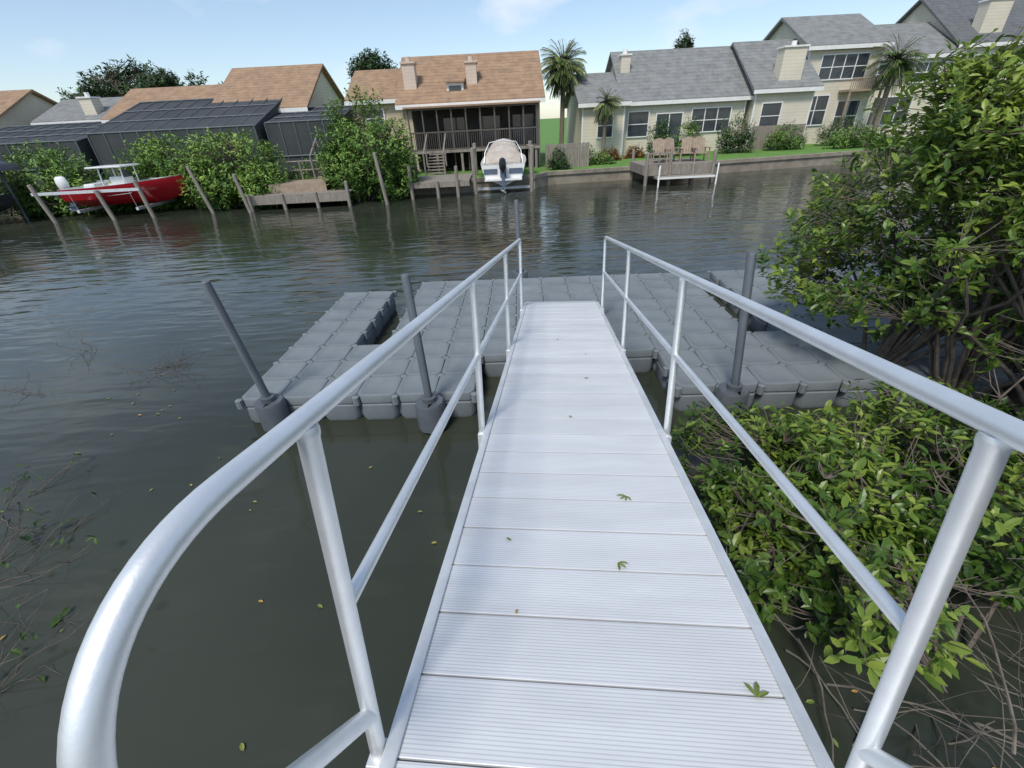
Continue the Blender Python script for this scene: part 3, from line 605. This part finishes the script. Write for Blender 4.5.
# ------------------------------------------------------------ near mangroves
foliage("mangrove_tree","tall leafy mangrove tree overhanging the canal beside the gangway","mangrove",[(5.2,4.2,-.1),(5.6,3.2,-.1),(4.8,5.0,-.1),(6.2,4.6,0)],
  [((4.9,5.0,2.1),(1.55,1.5,1.3),720),((5.6,4.4,2.5),(1.5,1.5,1.3),600),((4.4,5.3,1.6),(1.2,1.0,.75),330),((5.3,3.4,2.2),(1.15,1.05,1.2),400),((4.6,4.7,3.0),(1.0,.9,.6),240),((4.35,5.0,3.25),(.75,.8,.5),150),((5.6,4.6,3.5),(1.2,1.0,.65),300),((6.6,6.4,2.4),(2.0,1.8,1.7),400)],
  8,.112,False,L_man,.03,70,-.15,1.4,.25,twigr=.0038,tb=.17,tmax=.4)
foliage("mangrove_bush","low spreading mangrove beside the gangway with exposed stems","mangrove",[(2.8,1.4,-.2),(3.2,2.6,-.2),(2.6,3.3,-.2),(3.8,1.8,-.2),(3.4,3.4,-.2)],
  [((2.3,3.2,.45),(.85,.65,.38),270),((2.45,2.55,.65),(1.1,.8,.5),400),((2.1,1.9,.68),(.75,.9,.5),290),((3.5,2.9,.70),(1.0,.8,.5),300),((3.2,2.0,.8),(1.1,.7,.5),220),((4.3,2.5,1.2),(1.0,1.1,.7),260)],
  8,.098,False,L_man,.018,60,-.07,1.8,.2,twigr=.004,tb=.14,tmax=.45)
e=E("bare_branches","tangled bare grey mangrove stems over dark water","branches",(3,1.4,0));mb=MB()
for i in range(170):
    p=V((random.uniform(1.5,3.9),random.uniform(.1,2.3),random.uniform(-.1,.4)));d=V((random.uniform(-1,.8),random.uniform(-.9,1),random.uniform(.0,.7))).normalized();pts=[p.copy()]
    ln=random.uniform(.5,1.6)
    for k in range(9):
        d=(d+V(rdir(1)[0])*.28).normalized();p=p+d*ln/9;p.z=max(.01,min(p.z,1.0));pts.append(p.copy())
    if pts[-1].x<1.4: continue
    r=random.uniform(.0025,.010);mb.tube(pts,[r*(1-.09*k) for k in range(10)],6)
mb.build("stems",M_stem,e,smooth=True)
def twigs(label,c,rad,n,h,leafn=0):
    e=E("dead_branches",label,"branches",(c[0],c[1],0),"twigs sticking out of the water");mb=MB();tp=[]
    for i in range(n):
        a=random.uniform(0,6.28);p=V((c[0]+rad*random.uniform(-.3,.3),c[1]+rad*random.uniform(-.3,.3),-.05));d=V((math.cos(a),math.sin(a),random.uniform(.1,.9))).normalized();pts=[p.copy()]
        for k in range(6):
            d=(d+V(rdir(1)[0])*.3).normalized();p=p+d*rad/5;p.z=max(min(p.z,h),.0);pts.append(p.copy())
            if k>1 and random.random()<.6:
                q=p+V(rdir(1)[0])*rad*.25;q.z=abs(q.z);mb.tube([p,p.lerp(q,.5)+V(rdir(1)[0])*.02,q],[.003,.002,.001],4)
                tp.append(q)
        mb.tube(pts,[.005*(1-.1*k) for k in range(7)],5)
    mb.build("twigs",M_bark,e)
    if leafn:
        P=np.array([tuple(random.choice(tp)) for _ in range(leafn)]);D=rdir(leafn);D[:,2]*=.4;L=rng.uniform(.05,.10,leafn)
        leaves("leaves",P,D,np.array([[0,0,1.]]*leafn)+rdir(leafn)*.4,L,L*.45,rng.uniform(0,.5,leafn),L_man,e)
twigs("dark twigs with green leaves in shallow water",(-4.6,2.5),.7,16,.5,34)
twigs("dark twigs with green leaves at the canal edge",(-3.9,1.4),.7,16,.45,30)
twigs("dark twigs with small leaves above the water",(-5.4,3.4),.6,12,.5,26)
twigs("thin dead twigs sticking out of the water",(-5.7,6.3),.55,14,.45)
twigs("thin dead twigs sticking out of the water",(-7.6,7.3),.5,6,.35)
twigs("thin dead twigs sticking out of the water",(-7.4,5.9),.4,5,.3)
# ------------------------------------------------------------ fallen leaves
def fl(pos,Mrot,size,tintv,label,grp,lobes=1):
    e=E("fallen_leaf",label,"leaf",M=Matrix.Translation(V(pos))@Mrot.to_4x4(),group=grp)
    n=lobes;A=Mrot@Matrix.Rotation(random.uniform(0,6.28),3,'Z')
    P=np.array([list(pos)]*n);D=np.array([list(A@V((math.cos((k-(n-1)/2)*.75),math.sin((k-(n-1)/2)*.75),.06))) for k in range(n)]);N=np.array([list(A@V((0,0,1)))]*n)
    L=np.array([size*(1 if n==1 else random.uniform(.6,1)) for _ in range(n)]);leaves("blade",P,D,N,L,L*(.5 if n==1 else .28),np.full(n,tintv),L_fall,e)
G3=G.to_3x3()
for x,s,sz,t,lo in[(.255,2.03,.065,.15,4),(.145,1.54,.05,.1,3),(.50,.985,.062,.15,3),(-.363,1.67,.03,.2,1),(.15,3.86,.05,.3,2),(0,3.0,.04,.6,1),(-.28,1.27,.022,.8,1),(-.1,5.2,.04,.2,1),(.2,4.6,.03,.7,1)]:
    fl(G@V((x,s,.008)),G3,sz,t,"small green leaf lying on the gangway deck","leaves on the gangway",lo)
I3=Matrix.Identity(3)
for i in range(60):
    x=random.uniform(-6.0,-.5) if i<48 else random.uniform(1.4,2.6);y=random.uniform(.6,6.0) if i<48 else random.uniform(.4,2)
    if y>4.2 and x>-4: y=random.uniform(.8,4.1)
    fl((x,y,.012),I3,random.uniform(.03,.06),random.choice([.1,.3,.6,.8,1]),"small yellowish leaf floating on the dark water","leaves floating on the canal")
